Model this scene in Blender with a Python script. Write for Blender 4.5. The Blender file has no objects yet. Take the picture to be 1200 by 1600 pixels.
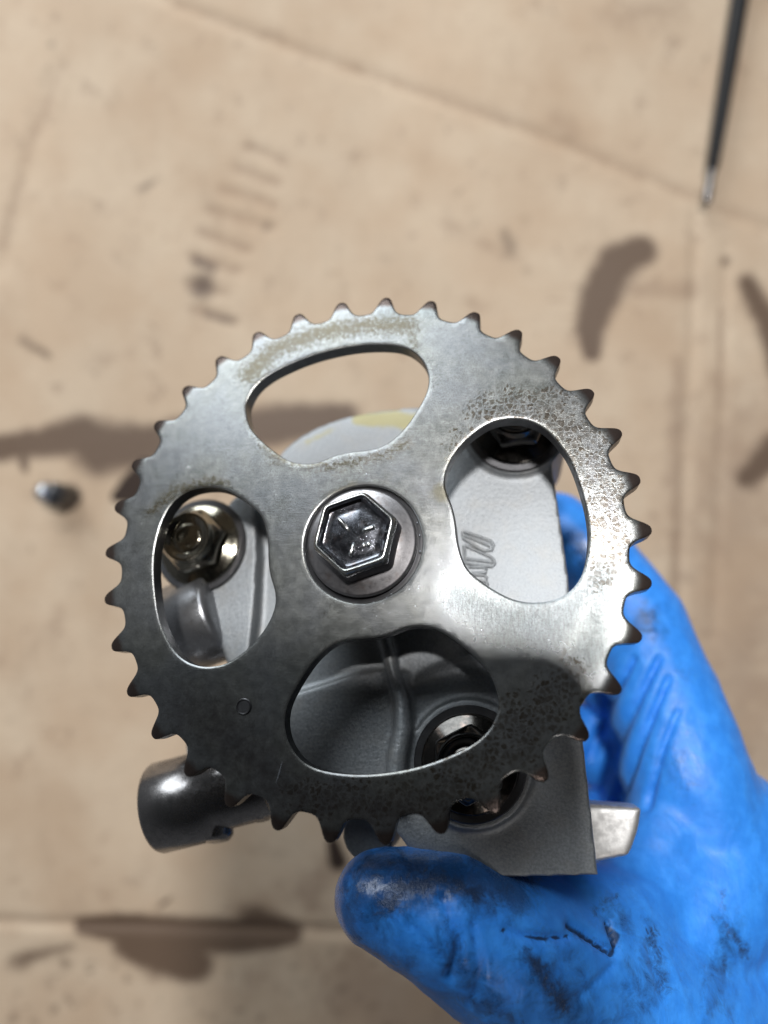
import bpy, bmesh, math, random
import numpy as np
from mathutils import Vector, Matrix, noise as mnoise
from mathutils.geometry import delaunay_2d_cdt
random.seed(7); RNG = np.random.RandomState(7)
MM = 0.001
H = 260.0            # the lens is 260 mm above the cardboard
FPX = 1110.0         # focal length in pixels of the 1200 x 1600 photograph
sc = bpy.context.scene
COL = sc.collection

# ------------------------------------------------------------------ camera
cd = bpy.data.cameras.new('camera'); cam = bpy.data.objects.new('camera', cd); COL.objects.link(cam)
cam.location = (0, 0, H*MM)
cd.sensor_fit = 'VERTICAL'; cd.sensor_height = 36.0; cd.lens = FPX/1600*36.0
cd.clip_start = 0.005; cd.clip_end = 20
cd.dof.use_dof = True; cd.dof.focus_distance = 0.1125; cd.dof.aperture_fstop = 7.2
sc.camera = cam

# ------------------------------------------------------------------ pump frame (fitted to the tooth tips)
M3 = Matrix(((0.98369636, 0.05035029, -0.17264509), (0.0, 0.96000677, 0.27997678), (0.17983737, -0.27541214, 0.94435516)))
CP = Vector((-3.8115, -4.7156, H-114.7231))
MN = np.array(M3); CN = np.array(CP)
def to_world(X): return np.asarray(X, float) @ MN.T + CN
def px_of_world(W):
    d = H - W[:, 2]
    return np.stack([600 + FPX*W[:, 0]/d, 800 - FPX*W[:, 1]/d], 1)
def px_of_pump(X): return px_of_world(to_world(X))
def P(u, v, d): return np.array([(u-600)*d/FPX, -(v-800)*d/FPX, H-d])
def L(u, v, z):      # where the line of sight through a point of the photo meets the pump plane z
    dr = np.array([(u-600)/FPX, -(v-800)/FPX, -1.0]); n = MN[:, 2]
    o = np.array([0, 0, H]); t = ((CN + n*z - o) @ n)/(dr @ n)
    return (o + dr*t - CN) @ MN

# ------------------------------------------------------------------ world and lamps
w = bpy.data.worlds.new('World'); sc.world = w; w.use_nodes = True
nt = w.node_tree; bg = nt.nodes['Background']
tc = nt.nodes.new('ShaderNodeTexCoord'); sp = nt.nodes.new('ShaderNodeSeparateXYZ'); nt.links.new(tc.outputs['Generated'], sp.inputs[0])
# a workshop: pale walls round the bench, dim ceiling overhead
rp = nt.nodes.new('ShaderNodeValToRGB'); nt.links.new(sp.outputs['Z'], rp.inputs[0])
rp.color_ramp.elements[0].position = 0.0; rp.color_ramp.elements[0].color = (.42, .43, .45, 1)
rp.color_ramp.elements[1].position = 0.84; rp.color_ramp.elements[1].color = (.02, .021, .024, 1)
e = rp.color_ramp.elements.new(.50); e.color = (.30, .31, .33, 1)
nt.links.new(rp.outputs[0], bg.inputs[0]); bg.inputs[1].default_value = 0.30

def area(name, target, direction, dist, size, power, color):
    ld = bpy.data.lights.new(name, 'AREA'); ld.shape = 'DISK'; ld.size = size; ld.energy = power; ld.color = color
    o = bpy.data.objects.new(name, ld); COL.objects.link(o)
    d = Vector(direction).normalized(); o.location = Vector(target)*MM + d*dist
    o.rotation_euler = d.to_track_quat('Z', 'Y').to_euler(); return o
area('work_lamp', CP, (-.05, .39, .92), .62, .055, 3.8, (1.0, .975, .955))
area('wide_ceiling_lamp', CP, (-.40, .82, .42), 1.5, 1.0, 20.0, (.90, .96, 1.0))
area('second_lamp', CP, (.10, -.40, .91), .75, .05, .5, (1.0, .93, .88))
sc.view_settings.view_transform = 'Standard'; sc.view_settings.look = 'None'
sc.view_settings.exposure = 0.0; sc.view_settings.gamma = 1.0

# ------------------------------------------------------------------ node helpers
class NT:
    def __init__(s, name):
        s.m = bpy.data.materials.new(name); s.m.use_nodes = True; s.t = s.m.node_tree
        s.b = s.t.nodes['Principled BSDF']
        c = s.t.nodes.new('ShaderNodeTexCoord'); mp = s.t.nodes.new('ShaderNodeMapping')
        mp.inputs['Scale'].default_value = (1000, 1000, 1000); s.t.links.new(c.outputs['Object'], mp.inputs[0])
        s.co = mp.outputs[0]
    def lk(s, a, b): s.t.links.new(a, b)
    def put(s, inp, v):
        if hasattr(v, 'is_output'): s.lk(v, inp)
        else: inp.default_value = v
    def scale(s, x, y, z, rot=(0, 0, 0)):
        mp = s.t.nodes.new('ShaderNodeMapping'); mp.inputs['Scale'].default_value = (x, y, z); mp.inputs['Rotation'].default_value = rot
        s.lk(s.co, mp.inputs[0]); return mp.outputs[0]
    def noise(s, sc_, det=4, rough=.55, co=None, dist=0):
        n = s.t.nodes.new('ShaderNodeTexNoise'); n.inputs['Scale'].default_value = sc_; n.inputs['Detail'].default_value = det
        n.inputs['Roughness'].default_value = rough; n.inputs['Distortion'].default_value = dist
        s.lk(co or s.co, n.inputs['Vector']); return n.outputs['Fac']
    def voro(s, sc_, feat='DISTANCE_TO_EDGE', co=None, rnd=1.0):
        n = s.t.nodes.new('ShaderNodeTexVoronoi'); n.feature = feat; n.inputs['Scale'].default_value = sc_
        n.inputs['Randomness'].default_value = rnd; s.lk(co or s.co, n.inputs['Vector']); return n.outputs['Distance']
    def attr(s, name):
        n = s.t.nodes.new('ShaderNodeAttribute'); n.attribute_name = name; return n.outputs['Fac']
    def math(s, op, a, b=0.0, c=0.0, clamp=False):
        n = s.t.nodes.new('ShaderNodeMath'); n.operation = op; n.use_clamp = clamp
        s.put(n.inputs[0], a); s.put(n.inputs[1], b); s.put(n.inputs[2], c); return n.outputs[0]
    def ramp(s, f, a, b, lo=0.0, hi=1.0):
        n = s.t.nodes.new('ShaderNodeMapRange'); n.interpolation_type = 'SMOOTHSTEP'
        s.put(n.inputs[0], f); n.inputs[1].default_value = a; n.inputs[2].default_value = b
        n.inputs[3].default_value = lo; n.inputs[4].default_value = hi; return n.outputs[0]
    def mix(s, f, a, b):
        n = s.t.nodes.new('ShaderNodeMix'); n.data_type = 'RGBA'; s.put(n.inputs[0], f)
        for i, v in ((6, a), (7, b)):
            if hasattr(v, 'is_output'): s.lk(v, n.inputs[i])
            else: n.inputs[i].default_value = (v[0], v[1], v[2], 1)
        return n.outputs[2]
    def bump(s, h, dist, strength=1.0, prev=None):
        n = s.t.nodes.new('ShaderNodeBump'); n.inputs['Distance'].default_value = dist*MM; s.put(n.inputs['Strength'], strength)
        s.lk(h, n.inputs['Height'])
        if prev is not None: s.lk(prev, n.inputs['Normal'])
        return n.outputs[0]
    def warp(s, amount, sc_):
        n = s.t.nodes.new('ShaderNodeTexNoise'); n.inputs['Scale'].default_value = sc_; s.lk(s.co, n.inputs['Vector'])
        m1 = s.t.nodes.new('ShaderNodeVectorMath'); m1.operation = 'SCALE'; m1.inputs['Scale'].default_value = amount
        s.lk(n.outputs['Color'], m1.inputs[0])
        a = s.t.nodes.new('ShaderNodeVectorMath'); a.operation = 'ADD'; s.lk(s.co, a.inputs[0]); s.lk(m1.outputs[0], a.inputs[1]); return a.outputs[0]
    def out(s, color=None, rough=None, metal=None, normal=None, **kw):
        if color is not None: s.put(s.b.inputs['Base Color'], color if hasattr(color, 'is_output') else (*color, 1))
        if rough is not None: s.put(s.b.inputs['Roughness'], rough)
        if metal is not None: s.put(s.b.inputs['Metallic'], metal)
        if normal is not None: s.lk(normal, s.b.inputs['Normal'])
        for k, v in kw.items(): s.put(s.b.inputs[k], v)
        return s.m

# ------------------------------------------------------------------ materials
def mat_sprocket():
    n = NT('ground_steel_oiled')
    fine = n.noise(6, 3); mid = n.noise(.55, 5); big = n.noise(.09, 3)
    grind = n.noise(1.0, 3, co=n.scale(.35, 9, 1)); grind2 = n.noise(1.0, 2, co=n.scale(7, .5, 1, (0, 0, .9)))
    base = n.mix(n.ramp(mid, .3, .7), (.145, .15, .143), (.20, .205, .195))
    base = n.mix(n.ramp(big, .35, .65, 0, .5), base, (.17, .18, .20))
    base = n.mix(n.math('MULTIPLY', n.math('MINIMUM', n.attr('glare'), 1.0), .5), base, n.mix(n.ramp(n.noise(1.0, 4, .7, co=n.scale(3.2, .6, 1, (0, 0, .8))), .42, .62), (.25, .285, .295), (.14, .155, .16)))  # paler cool streaks paint the lamp's glare into the steel colour
    base = n.mix(n.math('MULTIPLY', n.ramp(n.noise(3.2, 4, .8), .46, .66), .5), base, (.075, .073, .066))
    base = n.mix(n.math('MULTIPLY', n.ramp(grind, .45, .7), .22), base, (.14, .14, .145))
    # dark pits and specks
    pit = n.math('MULTIPLY', n.ramp(n.noise(2.6, 3, .7), .585, .66), n.ramp(n.math('ADD', n.attr('pits'), n.noise(.22, 2)), .45, 1.0))
    base = n.mix(n.math('MULTIPLY', pit, .7), base, (.055, .048, .035))
    # varnish film, fine mottling
    film = n.ramp(n.math('ADD', n.attr('film'), n.math('MULTIPLY', n.math('SUBTRACT', n.noise(1.3, 6, .85), .5), 3.0)), .35, .95)
    base = n.mix(n.math('MULTIPLY', film, .85), base, (.060, .048, .025))
    # varnish in cells with pale joints
    wc = n.warp(1.5, .9)
    ed = n.voro(1.0, co=wc); ed2 = n.voro(1.5, co=wc)
    cellw = n.math('MULTIPLY', n.attr('cells'), n.ramp(n.noise(.35, 2), .28, .5, .35, 1))
    cell = n.math('MULTIPLY', n.ramp(n.math('ADD', n.math('MINIMUM', ed, n.math('ADD', ed2, .06)), n.math('MULTIPLY', n.math('SUBTRACT', n.noise(2.2, 3), .5), .26)), .01, .085), n.ramp(n.math('ADD', cellw, n.math('MULTIPLY', n.math('SUBTRACT', n.noise(.8, 4, .7), .5), .9)), .15, .6))
    vc = n.t.nodes.new('ShaderNodeTexVoronoi'); vc.inputs['Scale'].default_value = 1.0; n.lk(wc, vc.inputs['Vector'])
    csep = n.t.nodes.new('ShaderNodeSeparateColor'); n.lk(vc.outputs['Color'], csep.inputs[0])
    zone = n.ramp(n.math('ADD', cellw, n.math('MULTIPLY', n.math('SUBTRACT', n.noise(.5, 4, .7), .5), .9)), .0, .85)
    sz = n.math('ADD', n.math('MULTIPLY', n.math('SUBTRACT', 1.0, zone), .30), n.math('MULTIPLY', csep.outputs[0], .07))
    ee = n.math('SUBTRACT', n.math('ADD', ed, n.math('MULTIPLY', n.math('SUBTRACT', n.noise(2.4, 3), .5), .20)), sz)
    cell = n.math('MULTIPLY', n.ramp(ee, .015, .10), n.ramp(zone, .02, .2))
    cell = n.math('MULTIPLY', cell, n.ramp(csep.outputs[1], .0, 1.0, .6, 1.0))
    cell = n.math('MULTIPLY', cell, n.ramp(n.noise(1.6, 3, .7), .3, .6, .55, 1.0))
    base = n.mix(n.math('MULTIPLY', cell, .90), base, (.040, .029, .017))
    tip = n.ramp(n.math('ADD', n.attr('tip'), n.math('MULTIPLY', n.math('SUBTRACT', mid, .5), .5)), .3, .75)
    base = n.mix(n.math('MULTIPLY', tip, .85), base, (.066, .042, .033))
    dk = n.ramp(n.math('ADD', n.attr('dark'), n.math('MULTIPLY', n.math('SUBTRACT', n.noise(.9, 5, .7), .5), .7)), .25, .8)  # varnish mottles plus shade painted into the lower half
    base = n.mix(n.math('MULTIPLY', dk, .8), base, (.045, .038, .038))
    ol = n.ramp(n.math('ADD', n.attr('olive'), n.math('MULTIPLY', n.math('SUBTRACT', mid, .5), .8)), .3, .8)
    base = n.mix(n.math('MULTIPLY', ol, .6), base, (.085, .072, .03))
    stain = n.math('MAXIMUM', n.math('MAXIMUM', film, cell), n.math('MAXIMUM', tip, n.math('MULTIPLY', dk, .6)))
    rough = n.math('ADD', n.math('ADD', n.math('ADD', .20, n.math('MULTIPLY', n.math('MINIMUM', n.attr('glare'), 1.0), .06)), n.math('MULTIPLY', mid, .10)), n.math('MULTIPLY', stain, .0))
    nb = n.bump(fine, .014, .7); nb = n.bump(grind, .016, .6, nb); nb = n.bump(n.noise(1.0, 4, .7, co=n.scale(4.5, .7, 1, (0, 0, .9))), .028, n.attr('glare'), nb)
    nb = n.bump(n.noise(1.5, 5, .75, dist=2.0), .035, n.attr('glare'), nb)
    nb = n.bump(n.math('MAXIMUM', cell, film), .008, .5, nb)
    return n.out(base, rough, n.math('SUBTRACT', .80, n.math('MULTIPLY', stain, .05)), nb)
def mat_castal():
    n = NT('cast_aluminium')
    g = n.noise(2.3, 4, .65); g2 = n.noise(.25, 4)
    base = n.mix(n.ramp(g, .3, .7), (.215, .23, .245), (.32, .34, .355))
    base = n.mix(n.ramp(g2, .45, .75, 0, .35), base, (.30, .29, .27))
    ol = n.ramp(n.math('ADD', n.attr('oil'), n.math('MULTIPLY', n.math('SUBTRACT', n.noise(.5, 4), .5), .5)), .3, .8)
    base = n.mix(n.math('MULTIPLY', ol, .8), base, (.30, .27, .12))
    nb = n.bump(n.noise(1.9, 4, .6), .10, .75); nb = n.bump(n.noise(5.5, 2), .02, .6, nb)
    return n.out(base, n.ramp(g, .2, .8, .42, .54), .5, nb)
def mat_bolt(name='black_zinc_bolt', col=(.24, .24, .265), r0=.10, r1=.26):
    n = NT(name); g = n.noise(1.2, 5, .7); s = n.noise(3.5, 4, .7, co=n.scale(1, 1, 1), dist=2)
    base = n.mix(n.ramp(g, .35, .7), col, tuple(c*.62 for c in col))
    base = n.mix(n.ramp(n.noise(.5, 3), .5, .75, 0, .5), base, (.20, .145, .12))
    nb = n.bump(n.ramp(s, .58, .72), .004, .5); nb = n.bump(n.noise(.45, 2), .02, .3, nb)
    return n.out(base, n.ramp(g, .3, .75, r0, r1), 1.0, nb, **{'Coat Weight': .35, 'Coat Roughness': .06})
def mat_steel(name, col, rough, coat=0.0):
    n = NT(name); g = n.noise(.9, 5, .6)
    base = n.mix(n.ramp(g, .3, .7), col, tuple(c*.75 for c in col))
    nb = n.bump(n.noise(3, 4), .02, .6)
    return n.out(base, n.ramp(g, .3, .7, rough, rough+.12), .9, nb, **{'Coat Weight': coat})
def mat_cardboard():
    n = NT('oil_stained_cardboard')
    f1 = n.noise(.035, 4); f2 = n.noise(.45, 5, .6); fl = n.noise(.6, 2, co=n.scale(.12, 1.2, 1, (0, 0, .3)))
    base = n.mix(n.ramp(f1, .3, .7), (.57, .455, .335), (.52, .395, .28))
    base = n.mix(n.ramp(f2, .35, .7, 0, .22), base, (.40, .31, .22))
    base = n.mix(n.ramp(fl, .5, .75, 0, .12), base, (.62, .50, .38))
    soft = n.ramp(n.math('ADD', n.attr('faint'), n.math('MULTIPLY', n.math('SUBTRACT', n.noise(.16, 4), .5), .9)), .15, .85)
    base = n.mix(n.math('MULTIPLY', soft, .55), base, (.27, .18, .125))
    sp = n.math('MULTIPLY', n.ramp(n.noise(.10, 5, .68), .56, .70), .42)
    base = n.mix(sp, base, (.25, .17, .12))
    base = n.mix(n.ramp(n.noise(.022, 3), .45, .7, 0, .5), base, (.44, .31, .205))
    base = n.mix(n.ramp(n.noise(.06, 5, .7, co=n.scale(1, .5, 1, (0, 0, .4))), .52, .75, 0, .35), base, (.36, .26, .18))
    st = n.ramp(n.math('ADD', n.attr('stain'), n.math('MULTIPLY', n.math('SUBTRACT', n.noise(.22, 4), .5), .46)), .0, .75)
    base = n.mix(n.math('MULTIPLY', st, .95), base, (.112, .070, .045))
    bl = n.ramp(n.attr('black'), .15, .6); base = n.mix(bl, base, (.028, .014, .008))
    nb = n.bump(f2, .15, .5); nb = n.bump(fl, .25, .5, nb)
    return n.out(base, n.math('SUBTRACT', .78, n.math('MULTIPLY', st, .2)), 0.0, nb)
def mat_glove():
    n = NT('blue_nitrile')
    g = n.noise(.35, 5, .65); f = n.noise(2.2, 4, .6)
    base = n.mix(n.ramp(g, .35, .7), (.024, .225, .76), (.038, .28, .86))
    d = n.ramp(n.math('ADD', n.attr('dirt'), n.math('MULTIPLY', n.math('SUBTRACT', n.noise(.55, 6, .78, dist=.8), .5), 2.2)), .22, .95)
    base = n.mix(n.math('MULTIPLY', d, .86), base, (.012, .02, .04))
    gr = n.ramp(n.math('ADD', n.attr('grime'), n.math('MULTIPLY', n.math('SUBTRACT', n.noise(.28, 6, .75, dist=.6), .5), 2.0)), .12, 1.0)
    base = n.mix(n.math('MULTIPLY', gr, .74), base, (.012, .032, .085))
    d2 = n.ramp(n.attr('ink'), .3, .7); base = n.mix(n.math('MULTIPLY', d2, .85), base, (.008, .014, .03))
    sm = n.math('MULTIPLY', n.ramp(n.noise(.16, 5, .7, co=n.scale(1, .45, 1, (0, 0, .5))), .50, .72), n.ramp(n.noise(1.2, 4), .35, .7))
    base = n.mix(n.math('MULTIPLY', sm, .30), base, (.03, .08, .18))
    wr = n.noise(1.0, 4, .6, co=n.scale(.9, .22, .5, (0, 0, .55)), dist=1.0)
    nb = n.bump(n.noise(.16, 3, .5, dist=.8), .8, .35); nb = n.bump(wr, .16, .35, nb); nb = n.bump(f, .03, .4, nb)
    nb = n.bump(n.noise(1.6, 5, .75), .22, n.math('MULTIPLY', d, .8), nb)
    return n.out(base, n.math('SUBTRACT', n.ramp(f, .3, .7, .44, .56), n.math('MULTIPLY', n.math('MAXIMUM', d, gr), .26)), 0.0, nb, **{'IOR': 1.5, 'Sheen Weight': .05})
MS = mat_sprocket(); MA = mat_castal(); MB_ = mat_bolt('black_zinc_bolt', (.22, .23, .26), .10, .20)
MFL = mat_bolt('zinc_flange', (.40, .39, .40), .28, .42)
MRIM = mat_bolt('worn_zinc', (.55, .57, .56), .16, .3); MG = mat_glove(); MC = mat_cardboard()
MBD = mat_bolt('oily_black_bolt', (.055, .052, .048), .12, .24)
MBW = mat_bolt('wet_amber_bolt', (.33, .31, .25), .08, .18)
MPIPE = mat_steel('dark_grey_steel', (.26, .25, .25), .20, .3)
MSTUB = mat_steel('turned_grey_steel', (.40, .41, .43), .26, .1)
MSH = mat_steel('oiled_shaft_steel', (.10, .10, .105), .3, .3)
MBLK = NT('black_handle').out((.008, .008, .009), .45, 0.0, **{'Specular IOR Level': .25})
MTIP = mat_steel('bright_steel', (.62, .66, .72), .18)
MEDGE = mat_steel('sheared_steel', (.045, .047, .052), .30, .2)

# ------------------------------------------------------------------ mesh helpers (all millimetres)
def link(name, me, mat=None, parent=None):
    o = bpy.data.objects.new(name, me); COL.objects.link(o)
    if mat: me.materials.append(mat)
    if parent is not None: o.parent = parent
    return o
def mesh(name, V, F, smooth=35):
    me = bpy.data.meshes.new(name); me.from_pydata([tuple(np.asarray(v)*MM) for v in V], [], [tuple(f) for f in F]); me.update()
    bm = bmesh.new(); bm.from_mesh(me)
    bmesh.ops.remove_doubles(bm, verts=bm.verts, dist=1e-7)
    bmesh.ops.recalc_face_normals(bm, faces=bm.faces)
    for f in bm.faces: f.smooth = True
    if smooth:
        a = math.radians(smooth)
        for e in bm.edges:
            if len(e.link_faces) == 2 and e.calc_face_angle(0) > a: e.smooth = False
    bm.to_mesh(me); bm.free(); return me
def grid_faces(nr, ns, closed=True):
    F = []
    for i in range(nr-1):
        for j in range(ns if closed else ns-1):
            k = (j+1) % ns; F.append((i*ns+j, i*ns+k, (i+1)*ns+k, (i+1)*ns+j))
    return F
def lathe(prof, rfun=None, ns=72, cx=0, cy=0, rot=0):
    """prof: (r, z, hexness 0..1)"""
    V = []
    for r, z, hx in prof:
        for j in range(ns):
            t = 2*math.pi*j/ns
            rr = r
            if hx > 0:
                ang = t-rot; s = sum(max(0, math.cos(ang-math.pi/6-k*math.pi/3))**26 for k in range(6))**(-1/26)
                rr = r*(hx*s + (1-hx))
            V.append((cx+rr*math.cos(t), cy+rr*math.sin(t), z))
    F = grid_faces(len(prof), ns)
    c = len(V); V.append((cx, cy, prof[-1][1])); F += [((len(prof)-1)*ns+j, (len(prof)-1)*ns+(j+1) % ns, c) for j in range(ns)]
    c = len(V); V.append((cx, cy, prof[0][1])); F += [((j+1) % ns, j, c) for j in range(ns)]
    return V, F
def merge(*parts):
    V, F = [], []
    for v, f in parts:
        k = len(V); V += [tuple(x) for x in v]; F += [tuple(i+k for i in q) for q in f]
    return V, F
def tube(pts, rs, ns=14, cap=True):
    pts = [Vector(p) for p in pts]; n = len(pts)
    if not hasattr(rs, '__len__'): rs = [rs]*n
    V = []; up = Vector((0.01, .02, 1)); 
    for i, p in enumerate(pts):
        t = (pts[min(i+1, n-1)]-pts[max(i-1, 0)]).normalized()
        a = up.cross(t)
        if a.length < .1: a = Vector((1, 0, 0)).cross(t)
        a.normalize(); b = t.cross(a)
        for j in range(ns):
            q = 2*math.pi*j/ns; V.append(tuple(p+rs[i]*(a*math.cos(q)+b*math.sin(q))))
    F = grid_faces(n, ns)
    if cap: F += [tuple(range(ns))[::-1], tuple((n-1)*ns+j for j in range(ns))]
    return V, F
def prism(poly, z0, z1):
    n = len(poly); V = [(x, y, z0) for x, y in poly]+[(x, y, z1) for x, y in poly]
    return V, [tuple(range(n))[::-1], tuple(range(n, 2*n))]+[(i, (i+1) % n, (i+1) % n+n, i+n) for i in range(n)]
def smooth_closed(pts, per=8):
    pts = np.array(pts, float); n = len(pts); out = []
    for i in range(n):
        p0, p1, p2, p3 = pts[i-1], pts[i], pts[(i+1) % n], pts[(i+2) % n]
        for k in range(per):
            t = k/per; out.append(.5*((2*p1)+(-p0+p2)*t+(2*p0-5*p1+4*p2-p3)*t*t+(-p0+3*p1-3*p2+p3)*t**3))
    return np.array(out)
def relax(p, it):
    for _ in range(it): p = p*.5+(np.roll(p, 1, 0)+np.roll(p, -1, 0))*.25
    return p
def inside(pts, poly):
    x, y = pts[:, 0], pts[:, 1]; c = np.zeros(len(pts), bool); n = len(poly)
    for i in range(n):
        x1, y1 = poly[i]; x2, y2 = poly[(i+1) % n]
        if y1 == y2: continue
        c ^= ((y1 > y) != (y2 > y)) & (x < (x2-x1)*(y-y1)/(y2-y1)+x1)
    return c
def seg_field(Q, strokes):
    """1 at a stroke's spine, 0 at its radius; Q and strokes in the same 2D space"""
    out = np.zeros(len(Q))
    for s in strokes:
        pts, k = s
        if len(pts) == 1: pts = [pts[0], (pts[0][0]+.01, pts[0][1], pts[0][2])]
        for (x1, y1, r1), (x2, y2, r2) in zip(pts[:-1], pts[1:]):
            a = np.array([x1, y1]); d = np.array([x2-x1, y2-y1]); t = np.clip(((Q-a) @ d)/(d @ d), 0, 1)
            ds = np.hypot(*(Q-a-t[:, None]*d).T); r = r1+(r2-r1)*t
            out = np.maximum(out, k*np.clip(1-ds/r, 0, 1))
    return out
def set_attr(me, name, vals):
    at = me.attributes.new(name, 'FLOAT', 'POINT'); at.data.foreach_set('value', np.asarray(vals, np.float32))
def verts_np(me):
    a = np.empty(len(me.vertices)*3, np.float32); me.vertices.foreach_get('co', a); return a.reshape(-1, 3).astype(float)
def remeshed(name, V, F, voxel, smooth_it, fac=.5):
    me = bpy.data.meshes.new('tmp'); me.from_pydata([tuple(np.asarray(v)*MM) for v in V], [], [tuple(f) for f in F]); me.update()
    o = bpy.data.objects.new('tmp', me); COL.objects.link(o)
    m = o.modifiers.new('r', 'REMESH'); m.mode = 'VOXEL'; m.voxel_size = voxel*MM; m.adaptivity = 0
    if smooth_it: s = o.modifiers.new('s', 'SMOOTH'); s.iterations = smooth_it; s.factor = fac
    dg = bpy.context.evaluated_depsgraph_get(); dg.update()
    new = bpy.data.meshes.new_from_object(o.evaluated_get(dg)); new.name = name
    bpy.data.objects.remove(o); bpy.data.meshes.remove(me)
    for p in new.polygons: p.use_smooth = True
    return new
def thing(name, label, cat, loc=(0, 0, 0)):
    o = bpy.data.objects.new(name, None); COL.objects.link(o); o.empty_display_size = .01
    o.location = Vector(loc)*MM; o['label'] = label; o['category'] = cat; return o

# ================================================================== the oil pump
pump = thing('oil_pump', 'aluminium engine oil pump with a large toothed chain sprocket, held by the blue glove', 'oil pump')
pump.matrix_world = Matrix.Translation(CP*MM) @ M3.to_4x4()

# ---- sprocket: 34 teeth, four kidney windows in two shapes
NT_ = 34; PITCH = 2*math.pi/NT_; TH0 = 1.52792
prof_s = [0, .52, .90, 1.12, 1.30, 1.53, 1.87, 2.35, 2.9, 4.2]
prof_h = [0, .07, .36, .88, 1.52, 2.18, 2.85, 3.32, 3.54, 3.62]
def r_tooth(th, k):
    s = abs(((th-TH0)/PITCH+.5) % 1-.5)*PITCH*43.5
    return 45.1-np.interp(s, prof_s, prof_h)
ths = np.linspace(0, 2*math.pi, NT_*30, endpoint=False)
rr = np.array([r_tooth(t, 0) for t in ths])
tj = RNG.normal(0, 1, NT_)
for i, t in enumerate(ths):        # worn: every tip a little different
    k = int(round(((t-TH0)/PITCH))) % NT_
    s = abs(((t-TH0)/PITCH+.5) % 1-.5)*PITCH*43.5
    rr[i] += .09*tj[k]*max(0, 1-s/1.2)
outer = np.stack([rr*np.cos(ths), rr*np.sin(ths)], 1); outer = relax(outer, 3)
KA = [(-22.2,24.0),(-21.9,26.0),(-20.8,28.2),(-18.4,30.4),(-14.1,32.6),(-9.2,34.3),(-3.2,35.4),(2.5,35.4),(6.3,34.4),(9.0,31.9),(10.1,28.9),(9.9,26.0),(8.4,22.7),(6.2,19.2),(3.6,16.8),(0.9,15.8),(-2.8,15.4),(-5.4,14.8),(-7.9,13.7),(-10.4,13.4),(-13.1,13.9),(-15.9,15.6),(-18.9,18.0),(-21.1,20.5)]
KB = [(-20.8,24.8),(-20.2,27.2),(-18.8,29.4),(-16.4,31.4),(-13.5,33.1),(-9.6,34.4),(-5.2,35.4),(-1,35.7),(3.6,35.0),(6.8,33.4),(8.7,30.8),(9.3,28),(9.2,25.4),(8.2,22.6),(6.2,19.4),(3.9,17.0),(0,15.7),(-3,15.3),(-5.8,14.7),(-8.5,13.6),(-11,13.4),(-13.8,14.3),(-16.4,16.0),(-18.5,18.1),(-20.1,20.5),(-20.7,22.6)]
def rot2(p, a): c, s = math.cos(a), math.sin(a); p = np.asarray(p); return p @ np.array([[c, s], [-s, c]])
wins = [relax(rot2(smooth_closed(K, 8), a), 6) for K, a in ((KA, 0), (KB, -math.pi/2), (KA, math.pi), (KB, math.pi/2))]
bore_c = np.array([.3, -.25])
bore = bore_c+9.75*np.stack([np.cos(np.linspace(0, 2*math.pi, 128, endpoint=False)), np.sin(np.linspace(0, 2*math.pi, 128, endpoint=False))], 1)
loops = [outer]+wins+[bore]
def normals2(p):
    t = np.roll(p, -1, 0)-np.roll(p, 1, 0); n = np.stack([t[:, 1], -t[:, 0]], 1); return n/np.linalg.norm(n, axis=1)[:, None]
def inset(p, d, is_hole):
    n = normals2(p); area2 = np.sum(p[:, 0]*np.roll(p[:, 1], -1)-p[:, 1]*np.roll(p[:, 0], -1))
    sgn = -1 if area2 > 0 else 1
    if is_hole: sgn = -sgn
    return p+n*d*sgn
def bdist(Q):
    best = np.full(len(Q), 9e9); allp = np.concatenate(loops)
    for i in range(0, len(Q), 2000):
        q = Q[i:i+2000]; best[i:i+2000] = np.sqrt(((q[:, None, :]-allp[None])**2).sum(2).min(1))
    return best
gx = np.arange(-45, 45, .62); G = np.array([(x+(.31 if j % 2 else 0), y) for j, y in enumerate(gx) for x in gx])
G = G[np.hypot(G[:, 0], G[:, 1]) < 45.2]; G += RNG.uniform(-.05, .05, G.shape)
def in_steel(Q):
    m = inside(Q, outer)
    for h in wins+[bore]: m &= ~inside(Q, h)
    return m
G = G[in_steel(G)]; G = G[bdist(G) > .55]
ring1 = np.concatenate([inset(l, .14, i > 0) for i, l in enumerate(loops)])
ring2 = np.concatenate([inset(l, .34, i > 0) for i, l in enumerate(loops)])
r2d = bdist(ring2); ring2 = ring2[r2d > .25]
B = np.concatenate(loops); nb_ = len(B)
pts = np.concatenate([B, ring1, ring2, G])
edges = []; k = 0
for l in loops:
    edges += [(k+i, k+(i+1) % len(l)) for i in range(len(l))]; k += len(l)
res = delaunay_2d_cdt([Vector(p) for p in pts], edges, [], 0, 1e-5)
V2 = np.array([(v.x, v.y) for v in res[0]]); T = np.array(res[2]); orig = res[3]
cen = V2[T].mean(1); T = T[in_steel(cen)]
dB = bdist(V2); rad = np.hypot(V2[:, 0], V2[:, 1])
zf = -.11*np.clip(1-dB/.30, 0, 1)**1.8
zf -= .16*np.clip(rad-42.6, 0, 9)**1.25
nV = len(V2)
front = [(x, y, z) for (x, y), z in zip(V2, zf)]
back = [(x, y, -3.0+.10*max(0, 1-d/.3)) for (x, y), d in zip(V2, dB)]
F = [tuple(t) for t in T]+[(t[0]+nV, t[2]+nV, t[1]+nV) for t in T]
ec = {}
for t in T:
    for a, b in ((t[0], t[1]), (t[1], t[2]), (t[2], t[0])):
        key = (min(a, b), max(a, b)); ec[key] = ec.get(key, 0)+1
F += [(a, b, b+nV, a+nV) for (a, b), c in ec.items() if c == 1]
nface = 2*len(T)
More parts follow.
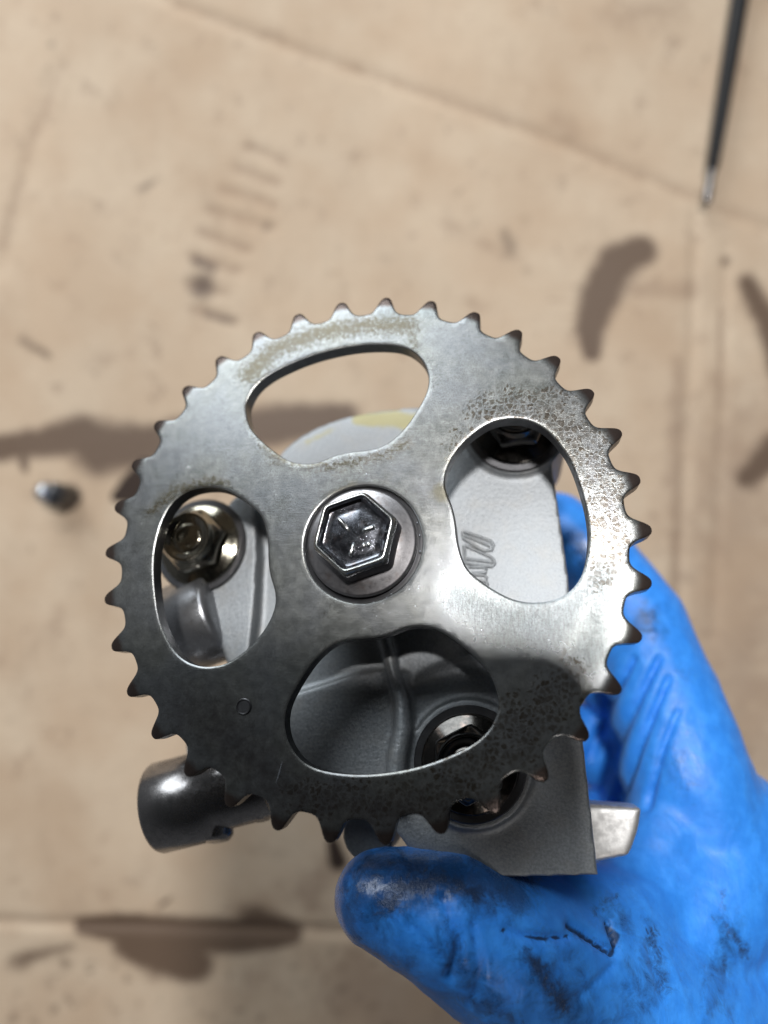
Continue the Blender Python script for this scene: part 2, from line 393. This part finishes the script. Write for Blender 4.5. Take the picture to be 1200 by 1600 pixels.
me = bpy.data.meshes.new('sprocket'); me.from_pydata([tuple(np.array(v)*MM) for v in front+back], [], F); me.update()
bm = bmesh.new(); bm.from_mesh(me); bmesh.ops.recalc_face_normals(bm, faces=bm.faces)
for f in bm.faces:
    f.smooth = True
    if len(f.verts) == 4: f.material_index = 1
for e_ in bm.edges:
    if len(e_.link_faces) == 2 and e_.calc_face_angle(0) > math.radians(40): e_.smooth = False
bm.to_mesh(me); bm.free()
X = verts_np(me)/MM; Q = px_of_pump(X); rd = np.hypot(X[:, 0], X[:, 1])
set_attr(me, 'tip', np.clip((rd-41.9)/2.4, 0, 1))
# where the varnish, the pits and the painted shade and glare sit, stroked in the photo's pixels and carried to the steel
set_attr(me, 'film', seg_field(Q, [([(390,585,40),(430,545,36),(500,520,34),(570,508,34),(640,508,34)],.95), ([(640,508,30),(650,545,20)],.7),
    ([(235,800,20),(270,770,30),(330,752,22),(355,755,14)],.85), ([(390,660,18),(430,715,26),(520,730,24),(600,712,22),(640,690,20)],.75),
    ([(600,600,1),(601,601,1)],.1), ([(700,720,24),(740,680,26)],.55)]))
set_attr(me, 'cells', seg_field(Q, [([(745,640,34),(800,632,44),(870,640,55),(915,700,62),(945,780,62),(955,850,56),(940,905,30)],1.3),
    ([(800,1150,100),(860,1100,60),(890,1050,50)],1.25), ([(470,1240,50),(600,1255,60),(720,1220,80),(800,1150,90)],1.0), ([(700,700,20),(730,670,30)],.7), ([(680,1160,60),(760,1180,60)],1.2)]))
set_attr(me, 'pits', seg_field(Q, [([(600,740,120),(680,800,130)],1.0), ([(560,960,110),(700,930,130)],.8), ([(720,560,130)],.5), ([(430,720,70)],.9), ([(660,690,60),(700,640,50)],1.0), ([(640,860,80)],.9)]))
set_attr(me, 'dark', seg_field(Q, [([(330,1130,190),(470,1260,190),(640,1270,120),(760,1260,70)],.62), ([(300,1110,150)],.6), ([(870,1070,60)],.4)]))  # dark varnish mottles, with the phone's shade painted in around them
set_attr(me, 'olive', seg_field(Q, [([(690,770,34)],1.0), ([(497,800,16),(480,850,14),(482,880,12)],.8), ([(510,775,14),(560,752,14)],.6), ([(600,745,40)],.5)]))
set_attr(me, 'glare', seg_field(Q, [([(720,930,50),(790,960,70),(880,960,80),(940,900,50),(925,1010,60)],1.3), ([(600,490,20),(670,488,18)],1.0)]))  # where the lamp glare is painted paler, with its own roughness and bumps
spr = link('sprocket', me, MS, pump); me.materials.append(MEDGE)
spr['label'] = 'flat steel chain sprocket ring with four kidney shaped windows and brown varnish stains'

# punched locating dimple
dm = L(381, 1104, 0)
V, F = lathe([(1.25, -.1, 0), (1.25, .12, 0), (1.12, .2, 0), (1.0, .12, 0), (.92, .02, 0)], ns=32, cx=dm[0], cy=dm[1])
link('locating_mark', mesh('locating_mark', V, F), MSH, spr)

# ---- centre bolt
def flange_bolt(name, cx, cy, z, rot, Rf, ap, h, mat, label, marks=False, parent=pump):
    s = ap/6.1
    prof = [(ap*.995, z+.4, 1), (ap*1.0, z+1.2*s, 1), (ap*.985, z+h-1.5*s, 1), (ap*.955, z+h-.75*s, 1), (ap*.935, z+h-.35*s, .97), (ap*.905, z+h-.08*s, .95), (ap*.875, z+h, .95),
            (ap*.85, z+h-.05*s, .96), (ap*.83, z+h-.28*s, .97), (ap*.80, z+h-.52*s, .98), (ap*.785, z+h-.56*s, .98), (ap*.755, z+h-.80*s, 1), (ap*.735, z+h-.84*s, 1),
            (ap*.55, z+h-.74*s, .7), (ap*.38, z+h-.66*s, .35), (ap*.2, z+h-.61*s, 0), (ap*.07, z+h-.60*s, 0)]
    if not marks:
        prof = [(ap*.995, z+.4, 1), (ap, z+1.2*s, 1), (ap*.99, z+h*.60, 1), (ap*.95, z+h*.70, .8), (ap*.90, z+h*.76, .25), (ap*.87, z+h*.80, 0), (ap*.86, z+h*.95, 0), (ap*.83, z+h*.995, 0), (ap*.79, z+h, 0),
                (ap*.74, z+h*.985, 0), (ap*.66, z+h*.93, 0), (ap*.55, z+h*.87, 0), (ap*.50, z+h*.86, 0), (ap*.46, z+h*.89, 0), (ap*.40, z+h*.895, 0), (ap*.3, z+h*.86, 0), (ap*.1, z+h*.84, 0)]
    V, F = lathe(prof, ns=144, cx=cx, cy=cy, rot=rot)
    o = link(name, mesh(name, V, F, 50), mat, parent); o['label'] = label
    V, F = lathe([(Rf*.985, z-.3, 0), (Rf, z-.1, 0), (Rf, z+.35, 0), (Rf*.985, z+.55, 0), (Rf*.95, z+.66, 0), (Rf*.82, z+1.0*s, 0), (ap*1.02, z+1.45*s, 0), (ap*.9, z+1.6*s, 0)], ns=112, cx=cx, cy=cy)
    link('flange', mesh('flange', V, F, 50), MFL if marks else mat, o)
    if marks:
        V, F = lathe([(ap*.962, z+h-.80*s, 1), (ap*.945, z+h-.33*s, .975), (ap*.912, z+h-.03*s, .955), (ap*.88, z+h+.035*s, .955), (ap*.858, z+h-.01*s, .96), (ap*.845, z+h-.3*s, .96)], ns=144, cx=cx, cy=cy, rot=rot)
        F = F[:5*144]
        link('worn_rim', mesh('worn_rim', V[:6*144], F, 60), MRIM, o)
        zt = z+h-.66*s
        for (mx, my, a, ln) in ((-1.7, 1.3, -47, 3.1), (2.25, .65, 24, 2.4), (-.15, -2.7, 76, 2.4)):
            a = math.radians(a); d = np.array([math.cos(a), math.sin(a)])
            m = []
            for q in np.linspace(-.5, .5, 9): m.append((cx+mx+d[0]*ln*q, cy+my+d[1]*ln*q, zt+.0))
            rs = [.14, .33, .40, .42, .42, .42, .40, .33, .14]
            V, F = tube(m, rs, 16); V = [(x, y, zt+(zz-zt)*1.15) for x, y, zz in V]
            link('grade_mark', mesh('grade_mark', V, F, 60), MRIM, o)
        for (mx, my, r) in ((1.65, -1.95, .40), (2.35, -1.75, .42)):
            V, F = lathe([(r*math.cos(q), zt+r*.7*math.sin(q), 0) for q in np.linspace(-.3, 1.5, 7)], ns=20, cx=cx+mx, cy=cy+my)
            link('maker_mark', mesh('maker_mark', V, F, 60), MRIM, o)
    return o
V, F = lathe([(9.9, -3, 0), (9.9, -.95, 0), (9.2, -.8, 0), (8.8, -.6, 0)], ns=80, cx=bore_c[0], cy=bore_c[1])
link('hub', mesh('hub', V, F), MSH, pump)
flange_bolt('centre_bolt', bore_c[0], bore_c[1]+.05, .05, math.radians(20), 9.0, 6.15, 6.6, MB_, 'big black flange bolt with raised bars on its hexagon head, in the middle of the sprocket', True)
V, F = lathe([(8.0, -16.5, 0), (8.0, -3, 0)], ns=48, cx=bore_c[0], cy=bore_c[1]); link('drive_shaft', mesh('drive_shaft', V, F), MSH, pump)
V, F = tube([L(441,1190,.0), L(437,1206,.05), L(431,1224,.0)], [.03,.12,.03], 8); link('scratch_burr', mesh('scratch_burr', V, F, 60), MTIP, spr)
# beads of oil caught along the flange
for a, r, q in ((-8, 9.55, .16), (8, 9.4, .14), (-58, 9.7, .22), (-63, 9.9, .2), (-76, 9.85, .16), (21, 9.5, .13)):
    a = math.radians(a); V, F = lathe([(q*math.cos(t), q*math.sin(t)-.1, 0) for t in np.linspace(-.3, 1.5, 6)], ns=14, cx=bore_c[0]+r*math.cos(a), cy=bore_c[1]+r*math.sin(a))
    link('oil_bead', mesh('oil_bead', V, F, 70), MTIP, spr)
for i in range(60):     # metal grit stuck in the oil
    u, v = (RNG.normal(640, 60), RNG.normal(925, 38)) if i < 44 else (RNG.uniform(480, 760), RNG.uniform(700, 980))
    p = L(u, v, 0)
    if not in_steel(np.array([p[:2]]))[0] or bdist(np.array([p[:2]]))[0] < .5: continue
    q = RNG.uniform(.05, .14)
    V, F = lathe([(q, -.02, 0), (q*.8, q*.7, 0)], ns=6, cx=p[0], cy=p[1])
    link('grit', mesh('grit', V, F, 20), MTIP, spr)

# ---- housing, cast: pieces laid out in the pump frame, fused and softened
def LP(lst, z): return [tuple(L(u, v, z)[:2]) for u, v in lst]
def ccw(poly):
    p = np.array(poly); a = np.sum(p[:, 0]*np.roll(p[:, 1], -1)-p[:, 1]*np.roll(p[:, 0], -1)); return poly if a > 0 else poly[::-1]
ZB = -16.0
body = LP([(870,640),(857,690),(868,760),(888,900),(905,1100),(935,1368),(760,1372),(640,1330),(612,1290),(560,1268),(440,1240),(385,1150),(352,1034),(338,985),(318,930),(322,880),(345,830),(352,792),(378,765),(430,735),(520,720),(640,690),(720,640),(790,600)], ZB)
parts = [prism(ccw(body), ZB-24, ZB-3.6)]
bodyr = LP([(870,640),(857,690),(868,760),(888,900),(905,1100),(935,1368),(760,1372),(640,1330),(612,1290),(560,1268),(440,1240),(415,1170),(430,1090),(443,1000),(448,860),(455,735),(520,720),(640,690),(720,640),(790,600)], ZB)
bodyl = LP([(352,1034),(338,985),(318,930),(322,880),(345,830),(352,792),(378,765),(398,790),(401,870),(396,960),(383,1060),(376,1075)], ZB)
parts += [prism(ccw(bodyr), ZB-6, ZB), prism(ccw(bodyl), ZB-6, ZB)]
lobe = LP([(432,722),(450,697),(480,676),(520,658),(560,647),(605,640),(660,636),(730,640),(760,700),(700,760),(560,780),(440,760)], -20)
parts.append(prism(ccw(smooth_closed(lobe, 4).tolist()), -30, -20))
# ear round the left bolt and the pads under the others
bl = L(316, 853, ZB); br = L(806, 668, ZB); bb = L(735, 1192, ZB)
def cyl(cx, cy, r, z0, z1, ns=64): return lathe([(r, z0, 0), (r, z1, 0)], ns=ns, cx=cx, cy=cy)
parts += [cyl(bl[0], bl[1], 8.3, ZB-20, ZB+.4), cyl(br[0], br[1], 9.6, ZB-20, ZB+1.0), cyl(bb[0], bb[1], 10.2, ZB-6, ZB+1.2)]
# step and rib seen through the lower window
step = LP([(440,1090),(500,1072),(560,1052),(600,1048),(640,1052),(650,1240),(440,1240)], ZB)
parts.append(prism(ccw(step), ZB-4, ZB+.9))
rib = [L(u, v, ZB+dz) for u, v, dz in ((585,960,1.2),(603,1005,1.4),(614,1050,1.6),(628,1095,1.8),(630,1140,1.9),(622,1180,1.9),(616,1260,1.7))]
parts.append(tube(rib, [1.3,1.3,1.25,1.3,1.6,1.75,1.8], 16))
arc0 = [L(730+168*math.cos(a), 1215-168*math.sin(a), ZB+.3) for a in np.linspace(.5, 2.6, 16)]
arc = [L(735+175*math.cos(a), 1222-172*math.sin(a), ZB-.7) for a in np.linspace(.75, 2.35, 22)]
parts.append(tube(arc, [.5+2.1*math.sin(math.pi*min(1, k/20)) for k in range(22)], 16))
# raised wall at the right of the left window
# filter boss under the left window
c0, c1 = L(352, 955, -21), L(262, 992, -24)
V, F = tube([c0+(c0-c1)*.10, c0+(c0-c1)*.07, c0+(c0-c1)*.02, c1, c1+(c1-c0)*.04], [7.2, 8.6, 9.0, 9.0, 8.4], 64); stub = (V, F)
# lug between the lower teeth
q = L(578, 1300, -26); parts.append(cyl(q[0], q[1], 4.6, -36, -24))
V, F = merge(*parts)
me = remeshed('housing', V, F, .40, 8)
X = verts_np(me)/MM; Q = px_of_pump(X)
set_attr(me, 'oil', seg_field(Q, [([(560,655,18),(620,655,24),(670,665,26)],1.2), ([(480,690,12),(520,672,14)],.6), ([(360,850,12),(375,870,10)],.8)])*(X[:, 2] < -15.5))
hs = link('housing', me, MA, pump); hs['label'] = 'pale cast aluminium pump housing with ribs and a cast mark'
link('intake_stub', mesh('intake_stub', *stub, 50), MSTUB, pump)
# cast mark
def m7(lst): return [L(690+x*.2, 640+y*.2, ZB+.02) for x, y in lst]
marks = [([(168,952),(280,990),(385,1030),(405,1060),(395,1098),(330,1105),(250,1060),(172,1010),(165,975),(168,952)]), [(185,985),(290,1030),(380,1068)],
         [(178,1062),(180,1130),(185,1200),(290,1218),(395,1228),(415,1205),(405,1170),(375,1150),(280,1105),(178,1062)], [(195,1168),(300,1180),(400,1194)],
         [(205,1230),(330,1232),(350,1250),(345,1275),(235,1282)], [(245,1290),(335,1295),(352,1315),(345,1345),(290,1335)], [(345,1345),(358,1365),(350,1395),(300,1400)]]
V, F = merge(*[tube(m7(k), .31, 8) for k in marks])
link('cast_mark', mesh('cast_mark', V, F, 60), MA, hs)
# sheet behind: the pale rear cover corner at lower right
rc = LP([(925,1256),(1004,1262),(998,1300),(984,1338),(925,1350),(860,1350),(860,1256)], -25)
V, F = prism(ccw(rc), -33, -25); me = remeshed('rear_cover', V, F, .45, 22)
set_attr(me, 'oil', np.zeros(len(me.vertices)))
link('rear_cover', me, mat_steel('bare_aluminium', (.72, .72, .71), .42), pump)

# housing bolts with seats
for c, rt, lb in ((bl, .3, 'oily black flange bolt seen through the left window of the sprocket'), (br, .1, 'dark flange bolt at the top of the right window of the sprocket'), (bb, .5, 'black flange bolt half hidden by the lower right rim of the sprocket')):
    zt = ZB+(1.6 if c is bb else .5 if c is bl else 1.1)
    o = flange_bolt('housing_bolt', c[0], c[1], zt+.35, rt, 7.9, 5.5, 6.6, MBW if c is bl else MBD, lb)
    V, F = lathe([(9.1, zt-.4, 0), (9.2, zt+.15, 0), (9.0, zt+.35, 0), (7, zt+.3, 0)], ns=64, cx=c[0], cy=c[1])
    link('washer', mesh('washer', V, F), MSH, o)
    continue
    V, F = lathe([(3.2, zt+5.2, 0), (3.2, zt+6.5, 0), (3.0, zt+6.8, 0), (2.3, zt+6.9, 0), (2.1, zt+6.5, 0), (.9, zt+6.3, 0)], ns=48, cx=c[0], cy=c[1])
    link('stud_end', mesh('stud_end', V, F), MBD, o)

# ---- outlet pipe at the lower left
a0, a1 = L(246, 1262, -22), L(425, 1216, -22)
ax = (a1-a0)/np.linalg.norm(a1-a0)
R0 = 7.9
V, F = tube([a0+ax*.0, a0+ax*.25, a0+ax*.8, a0+ax*11.0, a0+ax*12.2, a1], [R0-.7, R0-.25, R0, R0, R0-1.3, R0-1.3], 72)
pipe = link('outlet_pipe', mesh('outlet_pipe', V, F, 50), MPIPE, pump); pipe['label'] = 'dark grey round outlet pipe poking out below the sprocket at lower left'
for (u, v, r, hgt) in ((338, 1300, 3.0, 3.4), (404, 1268, 2.6, 3.0)):
    b0 = L(u, v, -21); nrm = np.array([0.2, -1, .3]); nrm /= np.linalg.norm(nrm)
    V, F = tube([b0-nrm*6, b0+nrm*.6, b0+nrm*(1.4), b0+nrm*1.6], [r, r, r*.8, r*.5], 28)
    link('lug', mesh('lug', V, F, 50), MPIPE, pipe)
V, F = tube([L(318, 1192, -30), L(420, 1150, -30)], [6.5, 6.5], 48)
link('return_pipe', mesh('return_pipe', V, F, 50), MPIPE, pump)

# ================================================================== the gloved hand
person = thing('person', "person's left hand in a tight blue nitrile glove smeared with black oil, gripping the pump", 'person', P(1150, 1500, 165))
def chain(pts, step=1.3):
    out = []
    for (u1, v1, d1, r1), (u2, v2, d2, r2) in zip(pts[:-1], pts[1:]):
        a, b = P(u1, v1, d1), P(u2, v2, d2); n = max(2, int(np.linalg.norm(b-a)/step))
        for k in range(n+1):
            t = k/n; out.append((a+(b-a)*t, r1+(r2-r1)*t))
    return out
base_ico = bmesh.new(); bmesh.ops.create_icosphere(base_ico, subdivisions=3, radius=1)
IV = np.array([v.co[:] for v in base_ico.verts]); IF = [tuple(v.index for v in f.verts) for f in base_ico.faces]; base_ico.free()
chains = [
  [(598,1405,113,7.6),(640,1416,113,9.0),(700,1437,113,10.7),(770,1474,115,12.2),(870,1520,120,14.6),(985,1570,130,19),(1100,1600,145,24)],   # thumb
  [(792,868,166,7.5),(868,826,166,8.7),(935,882,163,9.4),(995,972,158,10.4),(1035,1080,152,11.6),(1070,1215,146,13.2),(1105,1360,146,17),(1150,1500,150,23)],   # index
  [(800,1040,174,7.6),(900,1010,176,9),(1000,1090,172,10.4),(1070,1230,164,13),(1150,1400,162,20),(1200,1550,164,25)],   # middle
  [(800,1180,176,7.4),(910,1150,180,9),(1020,1220,176,10.4),(1090,1330,170,13),(1190,1480,172,20),(1230,1600,176,25)],   # ring
  [(830,1300,178,6.6),(930,1280,182,8),(1040,1340,180,9.4),(1120,1450,178,12),(1220,1580,182,20)],   # little
  [(1000,1500,132,13),(1090,1400,140,15),(1130,1300,146,14)],   # web between thumb and index
  [(905,1465,122,10.5),(1000,1430,132,9.5),(1075,1330,142,11)],
  [(940,1420,128,5.5),(1010,1360,135,7),(1050,1270,142,8.5)],
  [(1150,1600,160,30),(1280,1800,175,30),(1500,2150,200,31),(1800,2600,220,33)]]   # wrist and forearm
V, F = [], []
for ch in chains:
    for c, r in chain(ch):
        k = len(V); V += list(IV*r+c); F += [tuple(i+k for i in f) for f in IF]
me = remeshed('glove', V, F, .75, 14)
X = verts_np(me)/MM; Q = px_of_world(X)
nrm = np.empty(len(me.vertices)*3, np.float32); me.vertices.foreach_get('normal', nrm); nrm = nrm.reshape(-1, 3).astype(float)
# folds in the web and on the thumb: real displacement of the skin
def crease(strokes, depth):
    return -depth*seg_field(Q, strokes)**1.5
disp = np.zeros(len(X))
facing = np.clip(nrm[:, 2]*1.5+.4, 0, 1)
disp += crease([([(935,1240,16),(965,1150,18),(1030,1030,10)],1), ([(960,1262,14),(1000,1160,14),(1045,1060,8)],1), ([(925,1180,14),(950,1100,14),(990,1030,8)],1), ([(1010,1260,12),(1035,1170,12),(1060,1110,6)],.8),
                ([(790,1455,8),(850,1467,10),(890,1463,8)],.7), ([(890,1445,12),(962,1492,9)],.9), ([(950,1440,10),(966,1484,9)],.8),
                ([(690,1400,9),(720,1470,12),(700,1530,9)],.7), ([(740,1440,7),(750,1520,10),(735,1570,6)],.6), ([(640,1440,8),(690,1500,8)],.5), ([(900,1090,10),(930,1040,12)],.6),
                ([(1010,1470,10),(1035,1560,12)],.4), ([(905,1560,10),(960,1510,8)],.45)], 1.7)
ph = np.array([mnoise.noise(Vector((x*.055, y*.055, z*.055))) for x, y, z in X])
ph2 = np.array([mnoise.noise(Vector((x*.19+9, y*.10, z*.14))) for x, y, z in X])
ph3 = np.array([mnoise.noise(Vector((x*.42, y*.42+4, z*.42))) for x, y, z in X])
ridge = (1-np.abs(ph2)*2)**3
disp += ph*.7 + ridge*.16 + ph3*.05
Xn = X+nrm*(disp)[:, None]
me.vertices.foreach_set('co', (Xn*MM).astype(np.float32).ravel()); me.update()
set_attr(me, 'dirt', seg_field(Q, [([(600,1415,40),(640,1385,42),(690,1372,36),(745,1398,26)],.95), ([(545,1420,50),(575,1380,50),(620,1350,40)],.5), ([(760,1410,50),(790,1390,40)],.45),
    ([(825,1490,22),(860,1545,30),(880,1575,24)],.85), ([(700,1440,24),(720,1500,30)],.5), ([(1012,960,32)],.75), ([(905,845,24),(915,880,24)],.7), ([(1010,1440,18),(1040,1540,22)],.65), ([(1120,1430,16),(1165,1490,20)],.7),
    ([(1130,1390,10),(1135,1520,14)],.55), ([(900,1460,16),(960,1480,18)],.6), ([(560,1480,30),(650,1530,26)],.45), ([(930,1420,20),(960,1400,20)],.5), ([(720,1560,26),(800,1590,40)],.55), ([(1060,1170,30),(1080,1240,30)],.35)]))
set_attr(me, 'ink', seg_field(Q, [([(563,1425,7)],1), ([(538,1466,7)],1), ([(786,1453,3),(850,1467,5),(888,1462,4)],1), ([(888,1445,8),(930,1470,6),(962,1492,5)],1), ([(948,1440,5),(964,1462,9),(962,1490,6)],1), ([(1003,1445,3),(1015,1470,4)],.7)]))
PC = np.array([v/MM for v in person.location])
me.transform(Matrix.Translation(-person.location))
set_attr(me, 'grime', seg_field(Q, [([(540,1420,110),(620,1370,110),(700,1360,100),(800,1390,70)],1.1), ([(840,1520,80),(900,1580,80)],.8), ([(700,1480,70),(760,1560,80)],.6), ([(1020,1500,60),(1000,1580,70)],.6),
    ([(1140,1460,60),(1120,1560,60)],.6), ([(1010,980,60)],.6), ([(910,860,50)],.8), ([(960,1440,50)],.7), ([(1060,1200,70)],.4), ([(640,1500,60)],.5)]))
gl = link('glove', me, MG, person)

# ================================================================== the cardboard and what lies on it
x0, x1, y0, y1, st = -340., 340., -400., 400., 1.6
xs = np.arange(x0, x1+.1, st); ys = np.arange(y0, y1+.1, st); XX, YY = np.meshgrid(xs, ys)
Gp = np.stack([XX.ravel(), YY.ravel(), np.zeros(XX.size)], 1); Q = px_of_world(Gp)
z = np.zeros(len(Gp))
def crease_line(pts, depth, wdt): return -depth*seg_field(Q, [([(u, v, wdt) for u, v in pts], 1)])**1.3
z += crease_line([(150,-60),(270,0),(560,105),(900,225),(1250,370)], 1.4, 16)
z += crease_line([(1092,330),(1085,560),(1066,900),(1050,1300)], 1.1, 14)
z += crease_line([(1140,380),(1132,700),(1120,1000)], .8, 12)
z += crease_line([(-50,1445),(300,1452),(560,1462),(1300,1475)], 1.5, 14)
z += crease_line([(70,120),(40,260),(0,420)], .8, 22)
for (u1, v1, u2, v2) in ((385,222,440,245),(365,255,432,282),(345,290,428,316),(325,322,425,350),(308,358,385,385),(295,396,372,420),(288,440,350,455),(305,480,365,500)): z += crease_line([(u1, v1), (u2, v2)], .7, 12)
z += np.array([mnoise.noise(Vector((x*.012, y*.012, 3)))*2.0+mnoise.noise(Vector((x*.05, y*.03, 8)))*.35 for x, y, _ in Gp])
z = z-2.2; Gp[:, 2] = z
nx = len(xs)
F = [(j*nx+i, j*nx+i+1, (j+1)*nx+i+1, (j+1)*nx+i) for j in range(len(ys)-1) for i in range(nx-1)]
me = bpy.data.meshes.new('cardboard'); me.from_pydata((Gp*MM).tolist(), [], F); me.update()
for p_ in me.polygons: p_.use_smooth = True
stain = [([(1005,388,36),(965,408,44),(940,460,46),(925,510,34),(928,548,22)],1.25), ([(1172,440,26),(1205,500,34),(1225,580,30)],1.0), ([(1175,745,30),(1215,700,40)],1.0),
  ([(-10,700,30),(60,690,34),(125,678,48),(150,700,62),(230,692,44),(330,680,50),(450,660,46),(540,650,30)],1.25), ([(30,718,16),(35,735,8)],.8),
  ([(125,1452,20),(180,1455,34),(300,1470,42),(420,1468,34),(455,1465,22)],1.4), ([(200,1480,40),(250,1496,52),(300,1512,44)],1.3), ([(400,1450,50),(450,1462,30)],1.1), ([(245,1420,6),(265,1408,5)],.8),
  ([(312,442,32)],.95), ([(302,402,14),(330,415,12)],.8), ([(320,487,12),(362,498,10)],.7), ([(413,348,12)],.6), ([(215,290,14),(240,275,8)],.5), ([(1138,405,14)],.7),
  ([(20,1510,26),(60,1495,20),(105,1485,14)],.6), ([(100,1512,16)],.55), ([(800,385,20),(790,360,16)],.5), ([(75,62,9)],.6), ([(32,530,14),(72,555,12)],.6), ([(826,418,10)],.5), ([(745,345,12)],.35)]
for i in range(70):
    u, v = RNG.uniform(0, 620), RNG.uniform(1490, 1620); r = RNG.uniform(4, 12); stain.append(([(u, v, r), (u+RNG.normal(0, 7), v+RNG.normal(0, 5), r*.8)], RNG.uniform(.3, .6)))
for i in range(36):
    u, v = RNG.uniform(0, 1200), RNG.uniform(0, 1400); r = RNG.uniform(4, 10); stain.append(([(u, v, r), (u+RNG.normal(0, 6), v+RNG.normal(0, 6), r*.7)], RNG.uniform(.2, .42)))
set_attr(me, 'stain', seg_field(Q, stain))
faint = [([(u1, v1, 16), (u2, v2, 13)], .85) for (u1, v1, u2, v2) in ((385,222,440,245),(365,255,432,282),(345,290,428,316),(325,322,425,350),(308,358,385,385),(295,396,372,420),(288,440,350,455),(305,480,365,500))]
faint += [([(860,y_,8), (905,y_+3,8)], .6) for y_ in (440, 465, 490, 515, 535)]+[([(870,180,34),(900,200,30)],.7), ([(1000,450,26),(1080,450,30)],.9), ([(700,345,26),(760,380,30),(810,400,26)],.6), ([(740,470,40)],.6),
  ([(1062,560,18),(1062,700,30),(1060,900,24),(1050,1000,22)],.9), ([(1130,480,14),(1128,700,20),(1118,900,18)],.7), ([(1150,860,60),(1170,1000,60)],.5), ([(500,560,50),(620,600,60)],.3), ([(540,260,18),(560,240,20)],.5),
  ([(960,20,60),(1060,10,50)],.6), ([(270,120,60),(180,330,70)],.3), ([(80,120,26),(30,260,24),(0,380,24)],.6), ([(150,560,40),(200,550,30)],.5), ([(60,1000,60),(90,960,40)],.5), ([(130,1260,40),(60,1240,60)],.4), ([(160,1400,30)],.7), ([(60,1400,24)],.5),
  ([(560,1560,110),(700,1600,110)],1.1), ([(480,1400,60),(520,1360,50)],.8), ([(1130,600,70),(1150,1000,80)],.6), ([(620,1590,200)],.7), ([(1150,700,180),(1160,1150,180)],.8), ([(1180,1350,150)],.6), ([(400,1420,60),(500,1400,60)],.5), ([(400,1550,100)],.5), ([(270,0,12),(560,105,12),(900,225,12),(1200,350,10)],.7), ([(-20,1445,8),(600,1462,8)],.7)]  # broad bottom strokes paint cast shade into the board colour
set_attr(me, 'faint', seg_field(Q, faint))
set_attr(me, 'black', seg_field(Q, [([(225,735,26),(205,765,34),(180,775,14)],1.6), ([(520,1320,16),(528,1350,24)],1.0), ([(104,775,34)],.75)]))  # the blot by the lower teeth is a brown shadow painted on
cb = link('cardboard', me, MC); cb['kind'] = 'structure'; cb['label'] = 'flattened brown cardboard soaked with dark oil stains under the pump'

# black tool at the upper right, lying on the cardboard
def on_board(u, v, hgt): d = H-hgt; return P(u, v, d)
t0, t1 = on_board(1104, 318, 2.2), on_board(1166, -60, 3.4)
dv = (t1-t0); ln = np.linalg.norm(dv); dv = dv/ln
tool = thing('pick_tool', 'thin black pick tool with a bright metal tip, lying at the upper right', 'hand tool', t0)
def rel(t): return tuple(dv*t)
V, F = tube([rel(t) for t in (12, 13, 14, 30, 60, 100, 170)], [1.6, 2.0, 2.2, 2.5, 2.9, 3.2, 3.5], 24)
link('shaft', mesh('shaft', V, F, 40), MBLK, tool)
V, F = tube([rel(t) for t in (-.5, 0, .7, 2, 4, 8, 12.5)], [.5, 1.2, 1.5, 1.6, 1.4, 1.35, 1.5], 24)
link('metal_tip', mesh('metal_tip', V, F, 40), MPIPE, tool)

# little dark pin at the left, standing askew in a drop of oil
pb = on_board(104, 776, 0)
pin = thing('dowel_pin', 'small dark steel pin with one shiny end, alone on the cardboard at far left', 'pin', pb)
V, F = tube([(0, 0, -2.5), (-1.0, .4, 3.0), (-1.9, .8, 6.2), (-2.1, .85, 6.8)], [4.2, 4.3, 4.2, 3.5], 32)
link('pin_body', mesh('pin_body', V, F, 40), MSH, pin)
V, F = tube([(-7.6, 1.3, 2.2), (-7.0, 1.3, 3.2), (-5.0, 1.2, 5.6), (-3.4, 1.2, 7.0), (-3.0, 1.2, 7.2)], [2.4, 3.4, 3.7, 3.5, 2.6], 28)
link('pin_end', mesh('pin_end', V, F, 60), MTIP, pin)

# the phone that takes the picture: its black back is what the steel mirrors and what shades the lower half of the pump
phone = thing('phone', 'black phone held above the pump, seen only as a dark reflection in the steel', 'phone', (-17, -48, H+1.2))
def rrect(hx, hy, r, n=8):
    out = []
    for cx, cy, a0 in ((hx-r, hy-r, 0), (-hx+r, hy-r, 90), (-hx+r, -hy+r, 180), (hx-r, -hy+r, 270)):
        for k in range(n+1): a = math.radians(a0+90*k/n); out.append((cx+r*math.cos(a), cy+r*math.sin(a)))
    return out
V, F = prism(rrect(39, 81, 12), 0, 8.4)
link('phone_body', mesh('phone_body', V, F), MBLK, phone)
V, F = prism(rrect(36, 78, 4), 8.4, 8.6)
link('screen', mesh('screen', V, F), NT('dark_glass').out((.01, .01, .012), .05, 0.0), phone)
